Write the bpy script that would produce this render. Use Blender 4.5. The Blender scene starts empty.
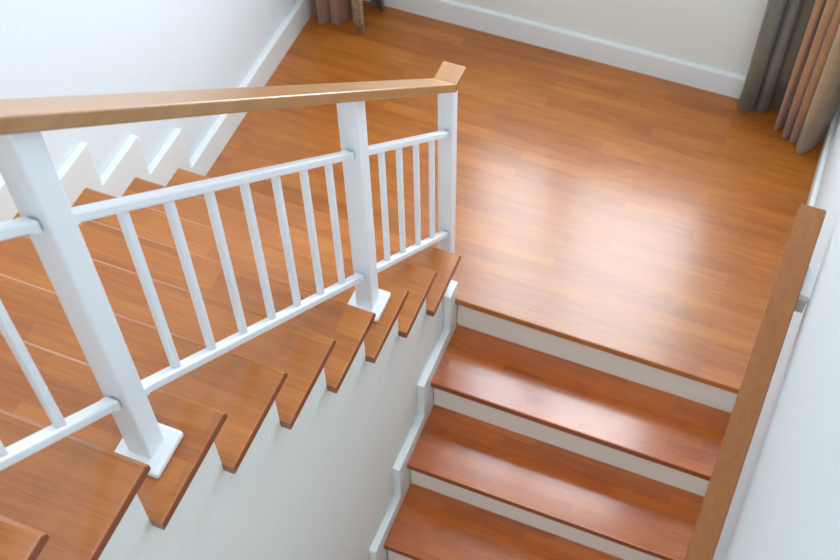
import bpy, bmesh, math, random
from mathutils import Vector, Matrix
random.seed(7)
scene = bpy.context.scene
COL = scene.collection

# ------------------------------------------------------------------ dimensions (metres)
H, RUN = 0.1917, 0.22            # upper flight rise / going
H2, RUN2 = 0.1951, 0.2289        # lower flight rise / going
XL, XR, YB = -1.078, 1.045, 1.234  # left wall, right wall, back wall
YL = -0.052                      # landing nosing
TT = 0.029                       # tread thickness
NOSE = 0.027
XW = -0.027                      # face of the wall under the upper flight
YF, ZC, ZLOW = -3.7, 4.75, -1.756
N_UP, N_LOW = 12, 8

# ------------------------------------------------------------------ materials
def mat(name):
    m = bpy.data.materials.new(name); m.use_nodes = True
    nt = m.node_tree; b = nt.nodes['Principled BSDF']
    return m, nt, b
def N(nt, t, **kw):
    n = nt.nodes.new(t)
    for k, v in kw.items(): setattr(n, k, v)
    return n
def wood(name, c_lo, c_hi, strip=(0.46, 0.058), rough=0.3, coat=0.25, grain_axis='X', blocks=0.55, streak=0.35, rand=True, coords='Object', coat_rough=0.14):
    m, nt, b = mat(name); L = nt.links.new
    tc = N(nt, 'ShaderNodeTexCoord'); mp = N(nt, 'ShaderNodeMapping')
    L(tc.outputs[coords], mp.inputs['Vector'])
    vec = mp.outputs['Vector']
    if grain_axis == 'Y': mp.inputs['Rotation'].default_value = (0, 0, math.pi/2)
    if grain_axis == 'Z': mp.inputs['Rotation'].default_value = (0, math.pi/2, 0)
    if rand:
        oi = N(nt, 'ShaderNodeObjectInfo'); mul = N(nt, 'ShaderNodeMath', operation='MULTIPLY'); mul.inputs[1].default_value = 37.3
        L(oi.outputs['Random'], mul.inputs[0])
        ad = N(nt, 'ShaderNodeVectorMath', operation='ADD'); cx = N(nt, 'ShaderNodeCombineXYZ')
        L(mul.outputs[0], cx.inputs[0]); L(mul.outputs[0], cx.inputs[1]); L(vec, ad.inputs[0]); L(cx.outputs[0], ad.inputs[1]); vec = ad.outputs[0]
    br = N(nt, 'ShaderNodeTexBrick', offset=0.37, offset_frequency=2, squash=1.0)
    br.inputs['Color1'].default_value = (0, 0, 0, 1); br.inputs['Color2'].default_value = (1, 1, 1, 1)
    br.inputs['Mortar'].default_value = (0.25, 0.25, 0.25, 1)
    br.inputs['Scale'].default_value = 1.0; br.inputs['Mortar Size'].default_value = 0.0007; br.inputs['Mortar Smooth'].default_value = 0.3
    br.inputs['Bias'].default_value = 0.0
    br.inputs['Brick Width'].default_value = strip[0]; br.inputs['Row Height'].default_value = strip[1]
    L(vec, br.inputs['Vector'])
    # long streaks
    s1 = N(nt, 'ShaderNodeMapping'); s1.inputs['Scale'].default_value = (2.2, 38, 38); L(vec, s1.inputs['Vector'])
    n1 = N(nt, 'ShaderNodeTexNoise'); n1.inputs['Scale'].default_value = 1.0; n1.inputs['Detail'].default_value = 5; n1.inputs['Roughness'].default_value = 0.6; n1.inputs['Distortion'].default_value = 0.4
    L(s1.outputs[0], n1.inputs['Vector'])
    s2 = N(nt, 'ShaderNodeMapping'); s2.inputs['Scale'].default_value = (9, 190, 190); L(vec, s2.inputs['Vector'])
    n2 = N(nt, 'ShaderNodeTexNoise'); n2.inputs['Scale'].default_value = 1.0; n2.inputs['Detail'].default_value = 4
    L(s2.outputs[0], n2.inputs['Vector'])
    s3 = N(nt, 'ShaderNodeMapping'); s3.inputs['Scale'].default_value = (3.0, 7, 7); L(vec, s3.inputs['Vector'])
    n3 = N(nt, 'ShaderNodeTexNoise'); n3.inputs['Scale'].default_value = 1.0; n3.inputs['Detail'].default_value = 2
    L(s3.outputs[0], n3.inputs['Vector'])
    def ma(a, k):
        x = N(nt, 'ShaderNodeMath', operation='MULTIPLY'); L(a, x.inputs[0]); x.inputs[1].default_value = k; return x.outputs[0]
    def add(a, c):
        x = N(nt, 'ShaderNodeMath', operation='ADD'); L(a, x.inputs[0]); L(c, x.inputs[1]); return x.outputs[0]
    bw = N(nt, 'ShaderNodeRGBToBW'); L(br.outputs['Color'], bw.inputs[0])
    fac = add(add(ma(bw.outputs[0], blocks*0.45), ma(n1.outputs['Fac'], streak*1.4)), add(ma(n2.outputs['Fac'], 0.46), ma(n3.outputs['Fac'], 0.30 if blocks else 0.08)))
    mr = N(nt, 'ShaderNodeMapRange'); L(fac, mr.inputs['Value'])
    mid = blocks*0.225 + streak*0.7 + (0.38 if blocks else 0.27)
    mr.inputs['From Min'].default_value = mid-0.34; mr.inputs['From Max'].default_value = mid+0.34
    mx = N(nt, 'ShaderNodeMix', data_type='RGBA'); L(mr.outputs[0], mx.inputs['Factor'])
    mx.inputs['A'].default_value = (*c_lo, 1); mx.inputs['B'].default_value = (*c_hi, 1)
    L(mx.outputs['Result'], b.inputs['Base Color'])
    rr = N(nt, 'ShaderNodeMapRange'); L(n1.outputs['Fac'], rr.inputs['Value'])
    rr.inputs['To Min'].default_value = rough-0.05; rr.inputs['To Max'].default_value = rough+0.06
    L(rr.outputs[0], b.inputs['Roughness'])
    b.inputs['Specular IOR Level'].default_value = 0.5; b.inputs['Coat Weight'].default_value = coat; b.inputs['Coat Roughness'].default_value = coat_rough
    bp = N(nt, 'ShaderNodeBump'); bp.inputs['Strength'].default_value = 0.05; bp.inputs['Distance'].default_value = 0.002
    L(n2.outputs['Fac'], bp.inputs['Height']); L(bp.outputs[0], b.inputs['Normal'])
    return m
def paint(name, col, rough=0.4, streaks=0.0, bump=0.05, scale=60, vs=6):
    m, nt, b = mat(name); L = nt.links.new
    tc = N(nt, 'ShaderNodeTexCoord'); mp = N(nt, 'ShaderNodeMapping'); L(tc.outputs['Object'], mp.inputs[0])
    mp.inputs['Scale'].default_value = (scale, scale, vs if streaks else scale)
    no = N(nt, 'ShaderNodeTexNoise'); no.inputs['Scale'].default_value = 1; no.inputs['Detail'].default_value = 4; L(mp.outputs[0], no.inputs['Vector'])
    mx = N(nt, 'ShaderNodeMix', data_type='RGBA'); L(no.outputs['Fac'], mx.inputs['Factor'])
    k = streaks if streaks else 0.02
    mx.inputs['A'].default_value = (*[c*(1-k) for c in col], 1); mx.inputs['B'].default_value = (*[min(1, c*(1+k)) for c in col], 1)
    L(mx.outputs['Result'], b.inputs['Base Color']); b.inputs['Roughness'].default_value = rough
    bp = N(nt, 'ShaderNodeBump'); bp.inputs['Strength'].default_value = bump; bp.inputs['Distance'].default_value = 0.004
    L(no.outputs['Fac'], bp.inputs['Height']); L(bp.outputs[0], b.inputs['Normal'])
    return m
def cloth(name, c1, c2, rough=0.6, sheen=0.3, pattern=0.0, c3=None, spec=0.3):
    m, nt, b = mat(name); L = nt.links.new
    tc = N(nt, 'ShaderNodeTexCoord')
    wv = N(nt, 'ShaderNodeTexNoise'); wv.inputs['Scale'].default_value = 14; wv.inputs['Detail'].default_value = 3; wv.inputs['Distortion'].default_value = 1.2
    L(tc.outputs['Object'], wv.inputs['Vector'])
    mx = N(nt, 'ShaderNodeMix', data_type='RGBA'); L(wv.outputs['Fac'], mx.inputs['Factor'])
    mx.inputs['A'].default_value = (*c1, 1); mx.inputs['B'].default_value = (*c2, 1)
    out = mx.outputs['Result']
    if c3:
        vo = N(nt, 'ShaderNodeTexNoise'); vo.inputs['Scale'].default_value = 22; vo.inputs['Distortion'].default_value = 3.0
        L(tc.outputs['Object'], vo.inputs['Vector'])
        rp = N(nt, 'ShaderNodeMapRange'); rp.inputs['From Min'].default_value = 0.5; rp.inputs['From Max'].default_value = 0.56; rp.inputs['To Max'].default_value = pattern
        L(vo.outputs['Fac'], rp.inputs['Value'])
        m2 = N(nt, 'ShaderNodeMix', data_type='RGBA'); L(rp.outputs[0], m2.inputs['Factor']); L(out, m2.inputs['A']); m2.inputs['B'].default_value = (*c3, 1)
        out = m2.outputs['Result']
    L(out, b.inputs['Base Color']); b.inputs['Roughness'].default_value = rough
    b.inputs['Sheen Weight'].default_value = sheen; b.inputs['Specular IOR Level'].default_value = spec
    fn = N(nt, 'ShaderNodeTexNoise'); fn.inputs['Scale'].default_value = 600; L(tc.outputs['Object'], fn.inputs['Vector'])
    bp = N(nt, 'ShaderNodeBump'); bp.inputs['Strength'].default_value = 0.15; bp.inputs['Distance'].default_value = 0.001
    L(fn.outputs['Fac'], bp.inputs['Height']); L(bp.outputs[0], b.inputs['Normal'])
    return m

W_LAND = wood('orange_wood_floor', (0.215, 0.049, 0.005), (0.54, 0.182, 0.027), strip=(0.42, 0.048), rough=0.34, coat=0.6, blocks=0.40, streak=0.42, rand=False, coat_rough=0.20)
W_TREAD = wood('orange_wood_tread', (0.26, 0.066, 0.009), (0.56, 0.200, 0.042), strip=(0.36, 0.068), rough=0.30, coat=0.4, blocks=0.60, streak=0.35)
W_LOW = wood('red_brown_wood_tread', (0.30, 0.050, 0.005), (0.64, 0.165, 0.018), strip=(0.30, 0.040), rough=0.27, coat=0.9, blocks=0.55, streak=0.40)
W_RAIL = wood('light_oak_rail', (0.29, 0.125, 0.036), (0.46, 0.23, 0.085), strip=(3.0, 0.5), rough=0.33, coat=0.3, grain_axis='Y', blocks=0.0, streak=0.5, rand=False)
W_RAIL2 = wood('brown_oak_rail', (0.25, 0.080, 0.017), (0.41, 0.155, 0.038), strip=(3.0, 0.5), rough=0.36, coat=0.2, grain_axis='Y', blocks=0.0, streak=0.55, rand=False)
W_EDGE = wood('dark_edge_wood', (0.17, 0.038, 0.008), (0.30, 0.080, 0.018), strip=(3.0, 0.5), rough=0.35, coat=0.2, blocks=0.0, streak=0.4)
M_SPAN = paint('embossed_pale_wallpaper', (0.80, 0.80, 0.76), 0.75, streaks=0.03, bump=0.25, scale=170, vs=22)
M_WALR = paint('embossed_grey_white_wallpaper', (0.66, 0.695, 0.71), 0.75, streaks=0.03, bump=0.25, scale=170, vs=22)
M_WALL = paint('embossed_white_wallpaper', (0.72, 0.765, 0.80), 0.75, streaks=0.03, bump=0.25, scale=170, vs=22)
M_WARM = paint('embossed_cream_wallpaper', (0.72, 0.735, 0.68), 0.75, streaks=0.04, bump=0.25, scale=170, vs=22)
M_TRIM = paint('white_trim_paint', (0.735, 0.770, 0.770), 0.35, bump=0.02)
M_RISER = paint('cream_riser_paint', (0.80, 0.77, 0.70), 0.4, bump=0.02)
M_STEEL = paint('white_enamel_metal', (0.80, 0.835, 0.87), 0.3, bump=0.01)
M_CEIL = paint('white_ceiling_paint', (0.85, 0.85, 0.84), 0.8)
M_FRAME = paint('white_window_frame', (0.8, 0.8, 0.8), 0.4)
M_BRK = paint('shade_grey_bracket', (0.50, 0.48, 0.44), 0.4)  # grey stands in for shade on the white bracket's front
M_BROWN = cloth('brown_curtain_cloth', (0.33, 0.15, 0.06), (0.46, 0.235, 0.11))
M_GOLD = cloth('golden_lining_cloth', (0.31, 0.20, 0.10), (0.40, 0.265, 0.14))
M_JACQ = cloth('patterned_golden_cloth', (0.52, 0.35, 0.15), (0.64, 0.46, 0.23), pattern=0.75, c3=(0.27, 0.12, 0.05))
M_GREY = cloth('grey_satin_cloth', (0.11, 0.105, 0.082), (0.20, 0.195, 0.155), rough=0.34, sheen=0.1, spec=0.6)
M_ROD = paint('dark_bronze_metal', (0.08, 0.06, 0.05), 0.35)
def emis(name, col, s):
    m, nt, b = mat(name); b.inputs['Emission Color'].default_value = (*col, 1); b.inputs['Emission Strength'].default_value = s
    b.inputs['Base Color'].default_value = (0.8, 0.8, 0.8, 1); return m
def glassmat():
    m = bpy.data.materials.new('clear_window_glass'); m.use_nodes = True; nt = m.node_tree
    for n in list(nt.nodes):
        if n.type != 'OUTPUT_MATERIAL': nt.nodes.remove(n)
    o = [n for n in nt.nodes if n.type == 'OUTPUT_MATERIAL'][0]
    t = N(nt, 'ShaderNodeBsdfTransparent'); g = N(nt, 'ShaderNodeBsdfGlossy'); g.inputs['Roughness'].default_value = 0.0
    mx = N(nt, 'ShaderNodeMixShader'); mx.inputs[0].default_value = 0.06
    nt.links.new(t.outputs[0], mx.inputs[1]); nt.links.new(g.outputs[0], mx.inputs[2]); nt.links.new(mx.outputs[0], o.inputs[0]); return m
M_GLASS = glassmat()
M_LAMP = emis('fill_lamp_diffuser', (0.9, 0.96, 1.0), 3.0)

# ------------------------------------------------------------------ mesh helpers
def box(bm, x0, x1, y0, y1, z0, z1, bev=0.0, seg=2, only=None):
    """box; bev rounds its edges (or those picked by only(mid, dir))"""
    b2 = bmesh.new()
    vs = [b2.verts.new((x, y, z)) for x in (x0, x1) for y in (y0, y1) for z in (z0, z1)]
    for f in ((0, 1, 3, 2), (4, 6, 7, 5), (0, 4, 5, 1), (2, 3, 7, 6), (0, 2, 6, 4), (1, 5, 7, 3)):
        b2.faces.new([vs[i] for i in f])
    if bev:
        es = [e for e in b2.edges if only is None or only((e.verts[0].co+e.verts[1].co)/2)]
        bmesh.ops.bevel(b2, geom=es, offset=bev, segments=seg, profile=0.5, affect='EDGES')
    merge(bm, b2)
def merge(bm, b2, M=None):
    me = bpy.data.meshes.new('tmp'); bmesh.ops.recalc_face_normals(b2, faces=b2.faces); b2.to_mesh(me); b2.free()
    if M: me.transform(M)
    bm.from_mesh(me); bpy.data.meshes.remove(me)
def prism_x(bm, prof, x0, x1, bev=0.0, seg=2):
    """extrude a (y, z) outline along x"""
    b2 = bmesh.new()
    a = [b2.verts.new((x0, y, z)) for y, z in prof]; b = [b2.verts.new((x1, y, z)) for y, z in prof]
    n = len(prof); b2.faces.new(a); b2.faces.new(b[::-1])
    for i in range(n): b2.faces.new((a[i], b[i], b[(i+1) % n], a[(i+1) % n]))
    bmesh.ops.recalc_face_normals(b2, faces=b2.faces)
    if bev: bmesh.ops.bevel(b2, geom=list(b2.edges), offset=bev, segments=seg, profile=0.5, affect='EDGES')
    merge(bm, b2)
def beam(bm, p, q, w, h, bev=0.0, plumb=True, seg=2):
    """bar from p to q (points on its axis), w across, h vertical, ends cut plumb"""
    p, q = Vector(p), Vector(q); d = q-p
    s = Vector((d.y, -d.x, 0)); s = s.normalized() if s.length > 1e-6 else Vector((1, 0, 0))
    up = Vector((0, 0, 1))
    b2 = bmesh.new(); V = []
    for e in (p, q):
        for a, c in ((-1, -1), (1, -1), (1, 1), (-1, 1)): V.append(b2.verts.new(e + s*(a*w/2) + up*(c*h/2)))
    for f in ((3, 2, 1, 0), (4, 5, 6, 7), (0, 1, 5, 4), (1, 2, 6, 5), (2, 3, 7, 6), (3, 0, 4, 7)): b2.faces.new([V[i] for i in f])
    bmesh.ops.recalc_face_normals(b2, faces=b2.faces)
    if bev: bmesh.ops.bevel(b2, geom=list(b2.edges), offset=bev, segments=seg, profile=0.5, affect='EDGES')
    merge(bm, b2)
def cyl(bm, p, q, r, seg=16):
    p, q = Vector(p), Vector(q); d = q-p
    b2 = bmesh.new(); bmesh.ops.create_cone(b2, cap_ends=True, segments=seg, radius1=r, radius2=r, depth=d.length)
    merge(bm, b2, Matrix.Translation((p+q)/2) @ d.to_track_quat('Z', 'Y').to_matrix().to_4x4())
def obj(name, bm, m, parent=None, loc=None, smooth=False):
    me = bpy.data.meshes.new(name); bm.to_mesh(me); bm.free()
    if loc is not None: me.transform(Matrix.Translation(-Vector(loc)))
    me.materials.append(m)
    for p in me.polygons: p.use_smooth = smooth
    o = bpy.data.objects.new(name, me); COL.objects.link(o)
    if loc is not None: o.location = loc
    if parent:
        o.parent = parent
        if loc is not None: o.location = Vector(loc) - parent.location
    return o
def thing(name, label, cat, loc=(0, 0, 0), group=None):
    o = bpy.data.objects.new(name, None); COL.objects.link(o); o.location = loc; o.empty_display_size = 0.1
    o['label'] = label; o['category'] = cat
    if group: o['group'] = group
    return o
def struct(name, bm, m, label=None, cat=None, parent=None, smooth=False):
    o = obj(name, bm, m, parent, smooth=smooth)
    if parent is None:
        o['kind'] = 'structure'
        if label: o['label'] = label
        if cat: o['category'] = cat
    return o
def B(): return bmesh.new()

# ------------------------------------------------------------------ room shell
WT = 0.15
bm = B(); box(bm, XL-WT, XL, YF-WT, YB+WT, ZLOW-0.2, ZC); struct('wall_left', bm, M_WALL, 'white wallpapered wall beside the upper stairs', 'wall')
bm = B(); box(bm, XR, XR+WT, YF-WT, YB+WT, ZLOW-0.2, ZC); struct('wall_right', bm, M_WALR, 'white wall behind the sloping wooden wall handrail', 'wall')
WX0, WX1, WZ0, WZ1 = -0.42, 0.72, 0.72, 3.30
bm = B()
box(bm, XL, WX0, YB, YB+WT, -0.3, ZC); box(bm, WX1, XR, YB, YB+WT, -0.3, ZC)
box(bm, WX0, WX1, YB, YB+WT, -0.3, WZ0); box(bm, WX0, WX1, YB, YB+WT, WZ1, ZC)
struct('wall_back', bm, M_WARM, 'cream wallpapered wall between the two pairs of curtains', 'wall')
F = (0.07, 0.97, -0.6, 0.9)
bm = B(); box(bm, XL, F[0], YF-WT, YF, ZLOW-0.2, ZC); box(bm, F[1], XR, YF-WT, YF, ZLOW-0.2, ZC); box(bm, F[0], F[1], YF-WT, YF, ZLOW-0.2, F[2]); box(bm, F[0], F[1], YF-WT, YF, F[3], ZC); struct('wall_front', bm, M_WALL, 'white wall at the head of the stairs', 'wall')
bm = B(); box(bm, XL-WT, XR+WT, YF-WT, YB+WT, ZC, ZC+0.15); struct('ceiling', bm, M_CEIL, 'white ceiling over the stairwell', 'ceiling')
# landing floor: one wooden slab with a rounded nosing
bm = B(); box(bm, XL, XR, YL, YB, -TT, 0, bev=0.004, only=lambda c: c.y < YL+0.001 and c.z > -0.001 and abs(c.x) < 0.1)
struct('floor', bm, W_LAND, 'glossy orange wood floor of the landing', 'floor')
# landing carcass under the boards, lower floor
bm = B(); box(bm, XL, XR, YL+NOSE+0.012, YB, -0.20, -TT); struct('floor_base', bm, M_RISER, 'concealed slab under the landing boards', 'floor')
bm = B(); box(bm, XL, XR, YF, YB, ZLOW-0.1, ZLOW); struct('floor_lower', bm, W_LAND, 'wood floor at the foot of the stairs', 'floor')

# window in the back wall (above the picture, seen mirrored in the floor)
win = thing('window_1', 'tall bright window in the back wall between the curtains', 'window', (0, YB, WZ0)); win['kind'] = 'structure'
bm = B()
fw = 0.055; MX, MW = 0.03, 0.055
for a in ((WX0, WX0+fw, WZ0, WZ1), (WX1-fw, WX1, WZ0, WZ1), (WX0+fw, WX1-fw, WZ0, WZ0+fw), (WX0+fw, WX1-fw, WZ1-fw, WZ1), (MX-MW, MX+MW, WZ0+fw, WZ1-fw)):
    box(bm, a[0], a[1], YB+0.03, YB+0.09, a[2], a[3], bev=0.004)
obj('window_frame', bm, M_FRAME, win, loc=(0, YB, WZ0))
bm = B(); box(bm, WX0+fw, MX-MW, YB+0.057, YB+0.063, WZ0+fw, WZ1-fw); obj('window_pane', bm, M_GLASS, win, loc=(0, YB, WZ0))
bm = B(); box(bm, MX+MW, WX1-fw, YB+0.057, YB+0.063, WZ0+fw, WZ1-fw); obj('window_pane', bm, M_GLASS, win, loc=(0, YB, WZ0))

w2 = thing('fill_window', 'added unseen window behind the viewer, filling light on the lower risers', 'window', (0.52, YF, F[2])); w2['kind'] = 'structure'  # unseen window, added so fill light can reach the lower risers
bm = B()
for a in ((F[0], F[0]+0.05, F[2], F[3]), (F[1]-0.05, F[1], F[2], F[3]), (F[0]+0.05, F[1]-0.05, F[2], F[2]+0.05), (F[0]+0.05, F[1]-0.05, F[3]-0.05, F[3])):
    box(bm, a[0], a[1], YF-0.05, YF, a[2], a[3], bev=0.004)
obj('window_frame', bm, M_FRAME, w2, loc=(0.52, YF, F[2]))
bm = B(); box(bm, F[0]+0.05, F[1]-0.05, YF-0.03, YF-0.024, F[2]+0.05, F[3]-0.05); obj('window_pane', bm, M_GLASS, w2, loc=(0.52, YF, F[2]))

# ------------------------------------------------------------------ skirtings
BT, BH = 0.018, 0.105
def flat_only(c): return c.z > BH-0.001
bm = B(); box(bm, XL+0.026, XR-BT, YB-BT, YB, 0, BH, bev=0.006, only=lambda c: c.z > BH-0.001 and c.y < YB-BT+0.001)
struct('baseboard_back', bm, M_TRIM, 'white baseboard along the back wall of the landing', 'baseboard')
# right: landing run, then stepping down with the lower flight
def low_profile(off, y_end, first_up, n):
    """stepped skirting outline (y,z) beside the lower flight: outer edge then back along the steps"""
    top = [(y_end, first_up)]
    for j in range(n):
        zt = -j*H2 + off
        ye = YL - j*RUN2 - off
        top += [(ye, zt if j else first_up), (ye, zt-H2)]
    return top
SK = 0.066
def low_skirt(x0, x1, y_far, z_first, name, label, lastn=N_LOW-1, over=0.062):
    top = [(y_far, z_first)]
    for j in range(lastn):
        ye = YL - j*RUN2 - (over if j else 0.045)
        top += [(ye, z_first if j == 0 else -j*H2+SK), (ye, -(j+1)*H2+SK)]
    yend = YL - lastn*RUN2 - 0.02
    top += [(yend, -lastn*H2+SK)]
    bot = [(yend, -lastn*H2-0.03)]
    for j in range(lastn, 0, -1):
        yb = YL - (j-1)*RUN2 + NOSE + 0.006
        bot += [(yb-0.012, -j*H2-0.03), (yb-0.012, -(j-1)*H2-0.03)]
    bot += [(y_far, -0.03)]
    bm = B(); prism_x(bm, top+bot, x0, x1, bev=0.003)
    return struct(name, bm, M_TRIM, label, 'skirting')
low_skirt(XW, -0.0005, YL+0.027, SK, 'trim_1', 'white stepped skirting on the wall left of the lower stairs')
low_skirt(XR-BT, XR, YB, BH, 'baseboard_right', 'white skirting along the right wall of landing and lower stairs')
# left: landing run then zigzag up the upper flight
def up_skirt():
    off, fwd, th = 0.125, 0.064, 0.026
    top = [(YB, 0.117), (fwd, 0.117)]
    for k in range(1, N_UP+1):
        yk = -(k-1)*RUN + fwd
        top += [(yk, k*H+off)]
        top += [(yk-RUN, k*H+off)] if k < N_UP else [(YF, k*H+off)]
    top = [top[0], top[1]] + top[2:]
    bot = [(YF, N_UP*H-0.02)]
    for k in range(N_UP, 0, -1):
        yr = -(k-1)*RUN - NOSE - 0.012
        bot += [(yr, k*H-0.02), (yr, (k-1)*H-0.02)]
    bot += [(YB, -0.02)]
    bm = B(); prism_x(bm, top+bot, XL, XL+th, bev=0.003)
    struct('baseboard_left', bm, M_TRIM, 'white skirting along left wall zigzagging up beside the upper treads', 'skirting')
up_skirt()

# ------------------------------------------------------------------ wall under the upper flight
prof = []
for k in range(1, N_UP):
    yr = -(k-1)*RUN - NOSE
    prof += [(yr, (k-1)*H if k > 1 else -0.0), (yr, k*H-TT)]
    if k < N_UP: prof[-1] = (yr, k*H-TT)
    prof += [(yr-RUN-0.0, k*H-TT)]
# rebuild cleanly: riser line then underside of tread k
prof = [(-NOSE, -0.2)]
for k in range(1, N_UP):
    prof += [(-(k-1)*RUN-NOSE, k*H-TT), (-k*RUN-NOSE, k*H-TT)]
prof += [(-(N_UP-1)*RUN-NOSE, N_UP*H-TT), (YF, N_UP*H-TT), (YF, ZLOW), (-NOSE, ZLOW)]
bm = B(); prism_x(bm, prof, XW-0.10, XW); struct('wall_center', bm, M_SPAN, 'pale wallpapered wall under the open ends of the upper treads', 'wall')

# ------------------------------------------------------------------ stair flights
up = thing('staircase', 'upper stair flight of orange wood treads rising from the landing under the white railing', 'staircase', (XL, 0, 0))
bm = B()
E0 = 0.0045
x0, x1 = XL+0.0, 0.0
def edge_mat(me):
    """steep faces of a board get the darker edge wood"""
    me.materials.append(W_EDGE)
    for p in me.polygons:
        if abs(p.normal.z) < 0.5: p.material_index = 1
def tread_mesh(name, w, d, bev_right, m):
    bm = B()
    b2 = bmesh.new(); box(b2, 0, w, -d, 0, -TT, 0)
    def pick(fn): return [e for e in b2.edges if fn((e.verts[0].co+e.verts[1].co)/2)]
    bmesh.ops.bevel(b2, geom=pick(lambda c: c.y > -0.001 and abs(c.x-w/2) < 0.01 and c.z > -0.001), offset=0.0095, segments=1, profile=0.5, affect='EDGES')
    if bev_right: bmesh.ops.bevel(b2, geom=pick(lambda c: c.x > w-0.001 and abs(c.y+d/2) < 0.02), offset=0.005, segments=2, profile=0.5, affect='EDGES')
    merge(bm, b2)
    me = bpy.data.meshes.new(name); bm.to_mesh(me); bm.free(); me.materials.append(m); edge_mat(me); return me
def child(name, me, parent, loc):
    o = bpy.data.objects.new(name, me); COL.objects.link(o); o.parent = parent; o.location = Vector(loc)-parent.location; return o
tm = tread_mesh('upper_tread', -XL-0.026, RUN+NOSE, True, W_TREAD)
rb = B(); box(rb, 0, -XL-0.026+XW-0.10, -0.012, 0, 0, H-TT); rme = bpy.data.meshes.new('upper_riser'); rb.to_mesh(rme); rb.free(); rme.materials.append(M_RISER)
# end strip of each riser that closes the flight over the wall below
for k in range(1, N_UP):
    child('tread', tm, up, (XL+0.026, -(k-1)*RUN, k*H))
for k in range(1, N_UP+1):
    child('riser', rme, up, (XL+0.026, -(k-1)*RUN-NOSE, (k-1)*H))
bm = B(); box(bm, XL, 0.0, YF, -(N_UP-1)*RUN, N_UP*H-TT, N_UP*H, bev=0.004, only=lambda c: abs(c.x-XL/2) < 0.1 and c.y > -(N_UP-1)*RUN-0.01 and c.z > N_UP*H-0.01)
struct('floor_upper', bm, W_LAND, 'wood floor at the head of the upper stairs', 'floor')

lo = thing('staircase', 'lower stair flight of red brown wood treads with cream risers below the landing', 'staircase', (0, YL, -N_LOW*H2))
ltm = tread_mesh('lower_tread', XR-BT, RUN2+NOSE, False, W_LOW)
lrb = B(); box(lrb, 0, XR-BT, -0.012, 0, -H2, -TT); lrme = bpy.data.meshes.new('lower_riser'); lrb.to_mesh(lrme); lrb.free(); lrme.materials.append(M_RISER)
# lower treads run from their nosing (towards the viewer) back to the riser above
bm = B(); box(bm, 0, XR-BT, 0, RUN2+NOSE-0.0, -TT, 0, bev=0.0042, seg=3, only=lambda c: c.y < 0.001 and abs(c.x-(XR-BT)/2) < 0.01 and c.z > -0.001)
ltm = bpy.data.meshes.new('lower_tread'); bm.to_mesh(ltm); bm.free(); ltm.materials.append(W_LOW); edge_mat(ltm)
for j in range(1, N_LOW+1):
    child('tread', ltm, lo, (0, YL-j*RUN2, -j*H2))
for j in range(0, N_LOW+1):
    child('riser', lrme, lo, (0, YL-j*RUN2+NOSE+0.012, -j*H2))

# ------------------------------------------------------------------ white railing with wooden handrail
SL = 0.893
def xc(y): return -0.0965 + 0.0113*(y+1.44)
def P(y, c, dx=0): return (xc(y)+dx, y, c-SL*y)
ra = thing('stair_railing', 'white metal stair railing with light oak handrail on the open side of the upper flight', 'railing', (xc(-0.5), -0.5, 0))
PA, PB, PC, PW = -1.445, -0.530, 0.080, 0.058
PD = PA - 0.90
zb = {PA: 7*H, PB: 3*H, PC: 0.0, PD: 11*H}
def top_z(y): return (0.928-SL*y)
for y in (PA, PB, PC, PD):
    bm = B(); x = xc(y); pw = {PB: 0.050, PC: 0.047}.get(y, 0.049); h = pw/2; x += {PC: -0.004}.get(y, 0)
    b2 = bmesh.new()
    zt0, zt1 = (top_z(y-h), top_z(y+h)) if y != PC else (0.880, 0.880)
    vs = [b2.verts.new(c) for c in ((x-h, y-h, zb[y]), (x+h, y-h, zb[y]), (x+h, y+h, zb[y]), (x-h, y+h, zb[y]), (x-h, y-h, zt0), (x+h, y-h, zt0), (x+h, y+h, zt1), (x-h, y+h, zt1))]
    for f in ((0, 3, 2, 1), (4, 5, 6, 7), (0, 1, 5, 4), (1, 2, 6, 5), (2, 3, 7, 6), (3, 0, 4, 7)): b2.faces.new([vs[i] for i in f])
    bmesh.ops.bevel(b2, geom=[e for e in b2.edges if abs(e.verts[0].co.z-e.verts[1].co.z) > 0.3], offset=0.004, segments=2, profile=0.5, affect='EDGES')
    merge(bm, b2)
    po = obj('post', bm, M_STEEL, ra, loc=(x, y, zb[y]))
    if y != PC:
        bm = B(); g = 0.05; box(bm, x-g, x+g, y-g, y+g, zb[y], zb[y]+0.020, bev=0.006)
        bp = obj('base_plate', bm, M_STEEL, loc=(x, y, zb[y])); bp.parent = po; bp.location = (0, 0, 0)
bays = [(PD, PA, [-1.586-0.109*i for i in range(6)]), (PA, PB, [-1.309+0.1078*i for i in range(7)]), (PB, PC, [-0.390, -0.283, -0.169, -0.055])]
for a, b, bal in bays:
    h = PW/2 - 0.002
    for c, w, v, nm in ((0.734, 0.022, 0.026, 'top_rail'), (0.247, 0.023, 0.027, 'bottom_rail')):
        bm = B(); beam(bm, P(a+h, c), P(b-h, c), w, v, bev=0.004); r = obj(nm, bm, M_STEEL, ra, loc=P((a+b)/2, c))
        for e, sgn in ((a+h, 1), (b-h, -1)):
            bm = B(); beam(bm, P(e, c-0.001), P(e+sgn*0.016, c-0.001), w+0.004, v+0.003, bev=0.004)
            s = obj('rail_socket', bm, M_STEEL, loc=P(e, c)); s.parent = r; s.location = s.location-Vector(P((a+b)/2, c))
    for y in bal:
        bm = B(); x = xc(y); t = 0.0075
        box(bm, x-t, x+t, y-t, y+t, 0.247-SL*y, 0.734-SL*y, bev=0.0025)
        obj('baluster', bm, M_STEEL, ra, loc=(x, y, 0.247-SL*y))
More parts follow.
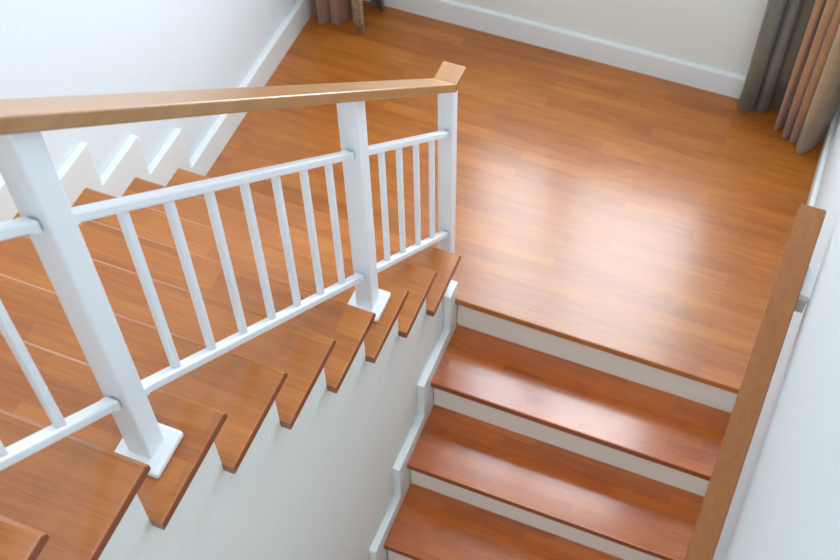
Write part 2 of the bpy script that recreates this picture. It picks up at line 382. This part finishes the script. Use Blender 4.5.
# handrail: sloping run plus short level return over the last post
RW, RT = 0.070, 0.033
bm = B(); b2 = bmesh.new()
ym = 0.047
st = [(-2.45, 0.953+0.897*2.45), (ym, 0.953-0.897*ym)]
zt = 0.953-0.897*ym
path = [(st[0][0], st[0][1]), (ym, zt), (0.122, zt)]
rings = []
for y, z in path:
    x = xc(y); dx = RW/2
    rings.append([(x-dx, y, z-RT), (x+dx, y, z-RT), (x+dx, y, z), (x-dx, y, z)])
def tube_from(rings, bev):
    b2 = bmesh.new(); R = [[b2.verts.new(c) for c in r] for r in rings]
    for i in range(len(R)-1):
        for j in range(4): b2.faces.new((R[i][j], R[i][(j+1) % 4], R[i+1][(j+1) % 4], R[i+1][j]))
    b2.faces.new(R[0]); b2.faces.new(R[-1][::-1])
    bmesh.ops.recalc_face_normals(b2, faces=b2.faces)
    bmesh.ops.bevel(b2, geom=list(b2.edges), offset=bev, segments=2, profile=0.5, affect='EDGES')
    return b2
merge(bm, tube_from(rings[:2], 0.003)); obj('handrail', bm, W_RAIL, ra, loc=P(-1.0, 0.95))
bm = B(); merge(bm, tube_from([rings[1], rings[2]], 0.002)); obj('handrail_end', bm, W_RAIL, ra, loc=(xc(0.08), 0.08, zt))

# ------------------------------------------------------------------ handrail on the right wall
SLW = H2/RUN2
HX0, HX1, HY = 0.944, 1.015, 0.012
HZ = 0.86
wh = thing('wall_handrail', 'brown wooden handrail sloping down the right wall on a small metal bracket', 'handrail', ((HX0+HX1)/2, HY, HZ))
bm = B(); yn = -1.75
beam(bm, ((HX0+HX1)/2, yn, HZ-0.016+SLW*(yn-HY)), ((HX0+HX1)/2, HY, HZ-0.016), HX1-HX0, 0.034, bev=0.004)
obj('rail', bm, W_RAIL2, wh, loc=((HX0+HX1)/2, HY, HZ))
for yb in (-0.12, -1.40):
    zc = HZ-0.033+SLW*(yb-HY)
    bm = B(); prism_x(bm, [(yb-0.03, zc-0.034-SLW*0.03), (yb+0.03, zc-0.030+SLW*0.03), (yb+0.03, zc+SLW*0.03), (yb-0.03, zc-SLW*0.03)], 0.975, XR-0.001, bev=0.002)
    br = obj('bracket', bm, M_STEEL, wh, loc=(1.0, yb, zc))
    bm = B(); prism_x(bm, [(yb-0.040, zc-0.056-SLW*0.04), (yb-0.0302, zc-0.056-SLW*0.0302), (yb-0.0302, zc-SLW*0.0302), (yb-0.040, zc-SLW*0.040)], 0.975, XR-0.004, bev=0.002)  # shaded near face of the bracket, built as a grey slab
    ec = obj('shaded_front', bm, M_BRK, loc=(1.0, yb, zc)); ec.parent = br; ec.location = (0, 0, 0); ec['label'] = 'bracket front with shade painted grey'
    bm = B(); prism_x(bm, [(yb-0.034, zc-0.045), (yb+0.05, zc-0.045+SLW*0.05), (yb+0.05, zc+0.004+SLW*0.05), (yb-0.034, zc+0.004-SLW*0.034)], XR-0.004, XR, bev=0.001)
    pl = obj('wall_plate', bm, M_STEEL, loc=(1.0, yb, zc)); pl.parent = br; pl.location = (0, 0, 0)

# ------------------------------------------------------------------ curtains
ZTOP = 3.45
def curtain(bm, path, z0, z1, sag=None, nz=14, thick=0.004, hem=None):
    """cloth hung along a horizontal path [(x,y)], bottom edge z0 (or hem(t)), given thickness by a shell"""
    b2 = bmesh.new(); n = len(path); cx = sum(p[0] for p in path)/n; cy = sum(p[1] for p in path)/n
    grid = []
    for i in range(nz+1):
        t = i/nz; row = []
        for k, (x, y) in enumerate(path):
            zb_ = z0 if hem is None else hem(k/(n-1))
            z = zb_ + (z1-zb_)*t
            w = 1.0 - 0.10*math.sin(min(1, t*1.2)*math.pi/2)
            wob = 0.006*math.sin(7*t+k*0.35)*(1-t)
            row.append(b2.verts.new((cx+(x-cx)*w+wob, cy+(y-cy)*(w if t < .5 else w)+wob*0.5, z)))
        grid.append(row)
    for i in range(nz):
        for k in range(n-1): b2.faces.new((grid[i][k], grid[i][k+1], grid[i+1][k+1], grid[i+1][k]))
    bmesh.ops.recalc_face_normals(b2, faces=b2.faces)
    bmesh.ops.solidify(b2, geom=list(b2.faces), thickness=thick)
    merge(bm, b2)
def smooth_path(pts, sub=7):
    out = []; n = len(pts)
    for i in range(n-1):
        p0 = pts[max(0, i-1)]; p1 = pts[i]; p2 = pts[i+1]; p3 = pts[min(n-1, i+2)]
        for s in range(sub):
            t = s/sub
            out.append(tuple(0.5*((2*p1[a])+(-p0[a]+p2[a])*t+(2*p0[a]-5*p1[a]+4*p2[a]-p3[a])*t*t+(-p0[a]+3*p1[a]-3*p2[a]+p3[a])*t**3) for a in (0, 1)))
    out.append(pts[-1]); return out
def drape(label, path, m, z0, flap=None, flapmat=None, hem=None, flap_hem=None):
    n = len(path); c = (sum(p[0] for p in path)/n, sum(p[1] for p in path)/n, z0)
    t = thing('curtain', label, 'curtain', c)
    bm = B(); curtain(bm, smooth_path(path), z0, ZTOP, hem=hem); o = obj('curtain_panel', bm, m, t, loc=c, smooth=True)
    if flap:
        bm = B(); curtain(bm, smooth_path(flap), z0, ZTOP, hem=flap_hem); obj('lining', bm, flapmat, t, loc=c, smooth=True)
    # rings to the rod
    return t
# right pair
drape('brown pleated curtain at the right end of the back wall beside the right wall',
      [(0.842, 1.165), (0.838, 1.120), (0.856, 1.098), (0.868, 1.132), (0.878, 1.084), (0.896, 1.076), (0.902, 1.116), (0.914, 1.066), (0.930, 1.062), (0.930, 1.10)],
      M_BROWN, 0.006, flap=[(0.926, 1.11), (0.934, 1.045), (0.960, 1.014), (0.982, 1.040), (1.004, 1.075), (1.022, 1.115), (1.026, 1.16)], flapmat=M_GOLD)
drape('dark grey satin curtain beside the brown curtain on the right',
      [(0.690, 1.196), (0.690, 1.166), (0.712, 1.152), (0.736, 1.160), (0.752, 1.196), (0.772, 1.168), (0.792, 1.176), (0.806, 1.206), (0.830, 1.200), (0.848, 1.206)],
      M_GREY, 0.012)
# left pair
drape('brown pleated curtain hanging in the far left corner by the left wall',
      [(-1.046, 1.10), (-1.042, 1.055), (-1.020, 1.050), (-1.012, 1.10), (-1.004, 1.030), (-0.980, 1.020), (-0.958, 1.085), (-0.952, 1.05), (-0.942, 1.034), (-0.917, 1.040), (-0.892, 1.085)],
      M_BROWN, 0.006, flap=[(-0.905, 1.120), (-0.882, 1.088), (-0.856, 1.070), (-0.826, 1.046), (-0.806, 1.018), (-0.802, 1.030)], flapmat=M_JACQ)
drape('grey satin curtain edge showing behind the left brown curtain',
      [(-0.842, 1.190), (-0.830, 1.165), (-0.806, 1.186), (-0.790, 1.166), (-0.782, 1.19)],
      M_GREY, 0.012)
rod = thing('curtain_rod', 'dark metal curtain rod above the window in the back wall', 'curtain rod', (0, 1.12, ZTOP))
bm = B(); cyl(bm, (XL+0.002, 1.12, ZTOP+0.012), (XR-0.002, 1.12, ZTOP+0.012), 0.014); obj('pole', bm, M_ROD, rod, loc=(0, 1.12, ZTOP))
for x in (-0.6, 0.6):
    bm = B(); box(bm, x-0.01, x+0.01, 1.12, YB, ZTOP+0.0, ZTOP+0.024, bev=0.002); obj('rod_bracket', bm, M_ROD, rod, loc=(0, 1.12, ZTOP))

# ------------------------------------------------------------------ overhead fill lamp, added and unseen
cl = thing('overhead_fill_lamp', 'added unseen round fill lamp on the stairwell ceiling', 'fill lamp', (0.1, -1.6, ZC))
bm = B(); cyl(bm, (0.1, -1.6, ZC-0.03), (0.1, -1.6, ZC), 0.26, 32); obj('lamp_base', bm, M_FRAME, cl, loc=(0.1, -1.6, ZC))
bm = B(); cyl(bm, (0.1, -1.6, ZC-0.08), (0.1, -1.6, ZC-0.03), 0.24, 32); obj('lamp_shade', bm, M_LAMP, cl, loc=(0.1, -1.6, ZC))

# ------------------------------------------------------------------ light
def area(name, loc, rot, sx, sy, power, col):
    l = bpy.data.lights.new(name, 'AREA'); l.shape = 'RECTANGLE'; l.size = sx; l.size_y = sy; l.energy = power; l.color = col
    o = bpy.data.objects.new(name, l); COL.objects.link(o); o.location = loc; o.rotation_euler = rot; return o
# daylight through the window
area('window_daylight', ((WX0+WX1)/2, YB+0.12, (WZ0+WZ1)/2), (-math.pi/2, 0, 0), WX1-WX0, WZ1-WZ0, 150, (0.80, 0.91, 1.0))
# broad overhead fill, added to brighten the stairwell
area('overhead_fill_light', (0.1, -1.6, ZC-0.09), (0, 0, 0), 1.6, 1.6, 62, (0.92, 0.97, 1.0))
area('foot_fill_light', (0.52, YF-0.06, 0.15), (math.pi/2, 0, 0), 0.9, 1.5, 23, (0.98, 0.98, 0.95))  # added fill for the risers, behind the added window
w = bpy.data.worlds.new('World'); scene.world = w; w.use_nodes = True
bg = w.node_tree.nodes['Background']; bg.inputs[0].default_value = (0.85, 0.92, 1.0, 1); bg.inputs[1].default_value = 1.0

# ------------------------------------------------------------------ camera
cam = bpy.data.cameras.new('Camera'); co = bpy.data.objects.new('Camera', cam); COL.objects.link(co); scene.camera = co
yaw, pitch, roll, fpx = -0.3983, -0.9511, -0.0224, 1178.29
f = Vector((math.sin(yaw)*math.cos(pitch), math.cos(yaw)*math.cos(pitch), math.sin(pitch)))
r0 = Vector((math.cos(yaw), -math.sin(yaw), 0)); u0 = r0.cross(f)
rr = math.cos(roll)*r0 + math.sin(roll)*u0; uu = -math.sin(roll)*r0 + math.cos(roll)*u0
M = Matrix((( rr.x, uu.x, -f.x, 0.7717), (rr.y, uu.y, -f.y, -2.1909), (rr.z, uu.z, -f.z, 3.2987), (0, 0, 0, 1)))
co.matrix_world = M
cam.sensor_width = 36; cam.lens = fpx/840*36; cam.clip_start = 0.05
cam.dof.use_dof = True; cam.dof.focus_distance = 2.65; cam.dof.aperture_fstop = 7.0
scene.view_settings.view_transform = 'Standard'; scene.view_settings.look = 'None'; scene.view_settings.gamma = 1; scene.view_settings.exposure = -0.37
scene.view_settings.use_curve_mapping = False
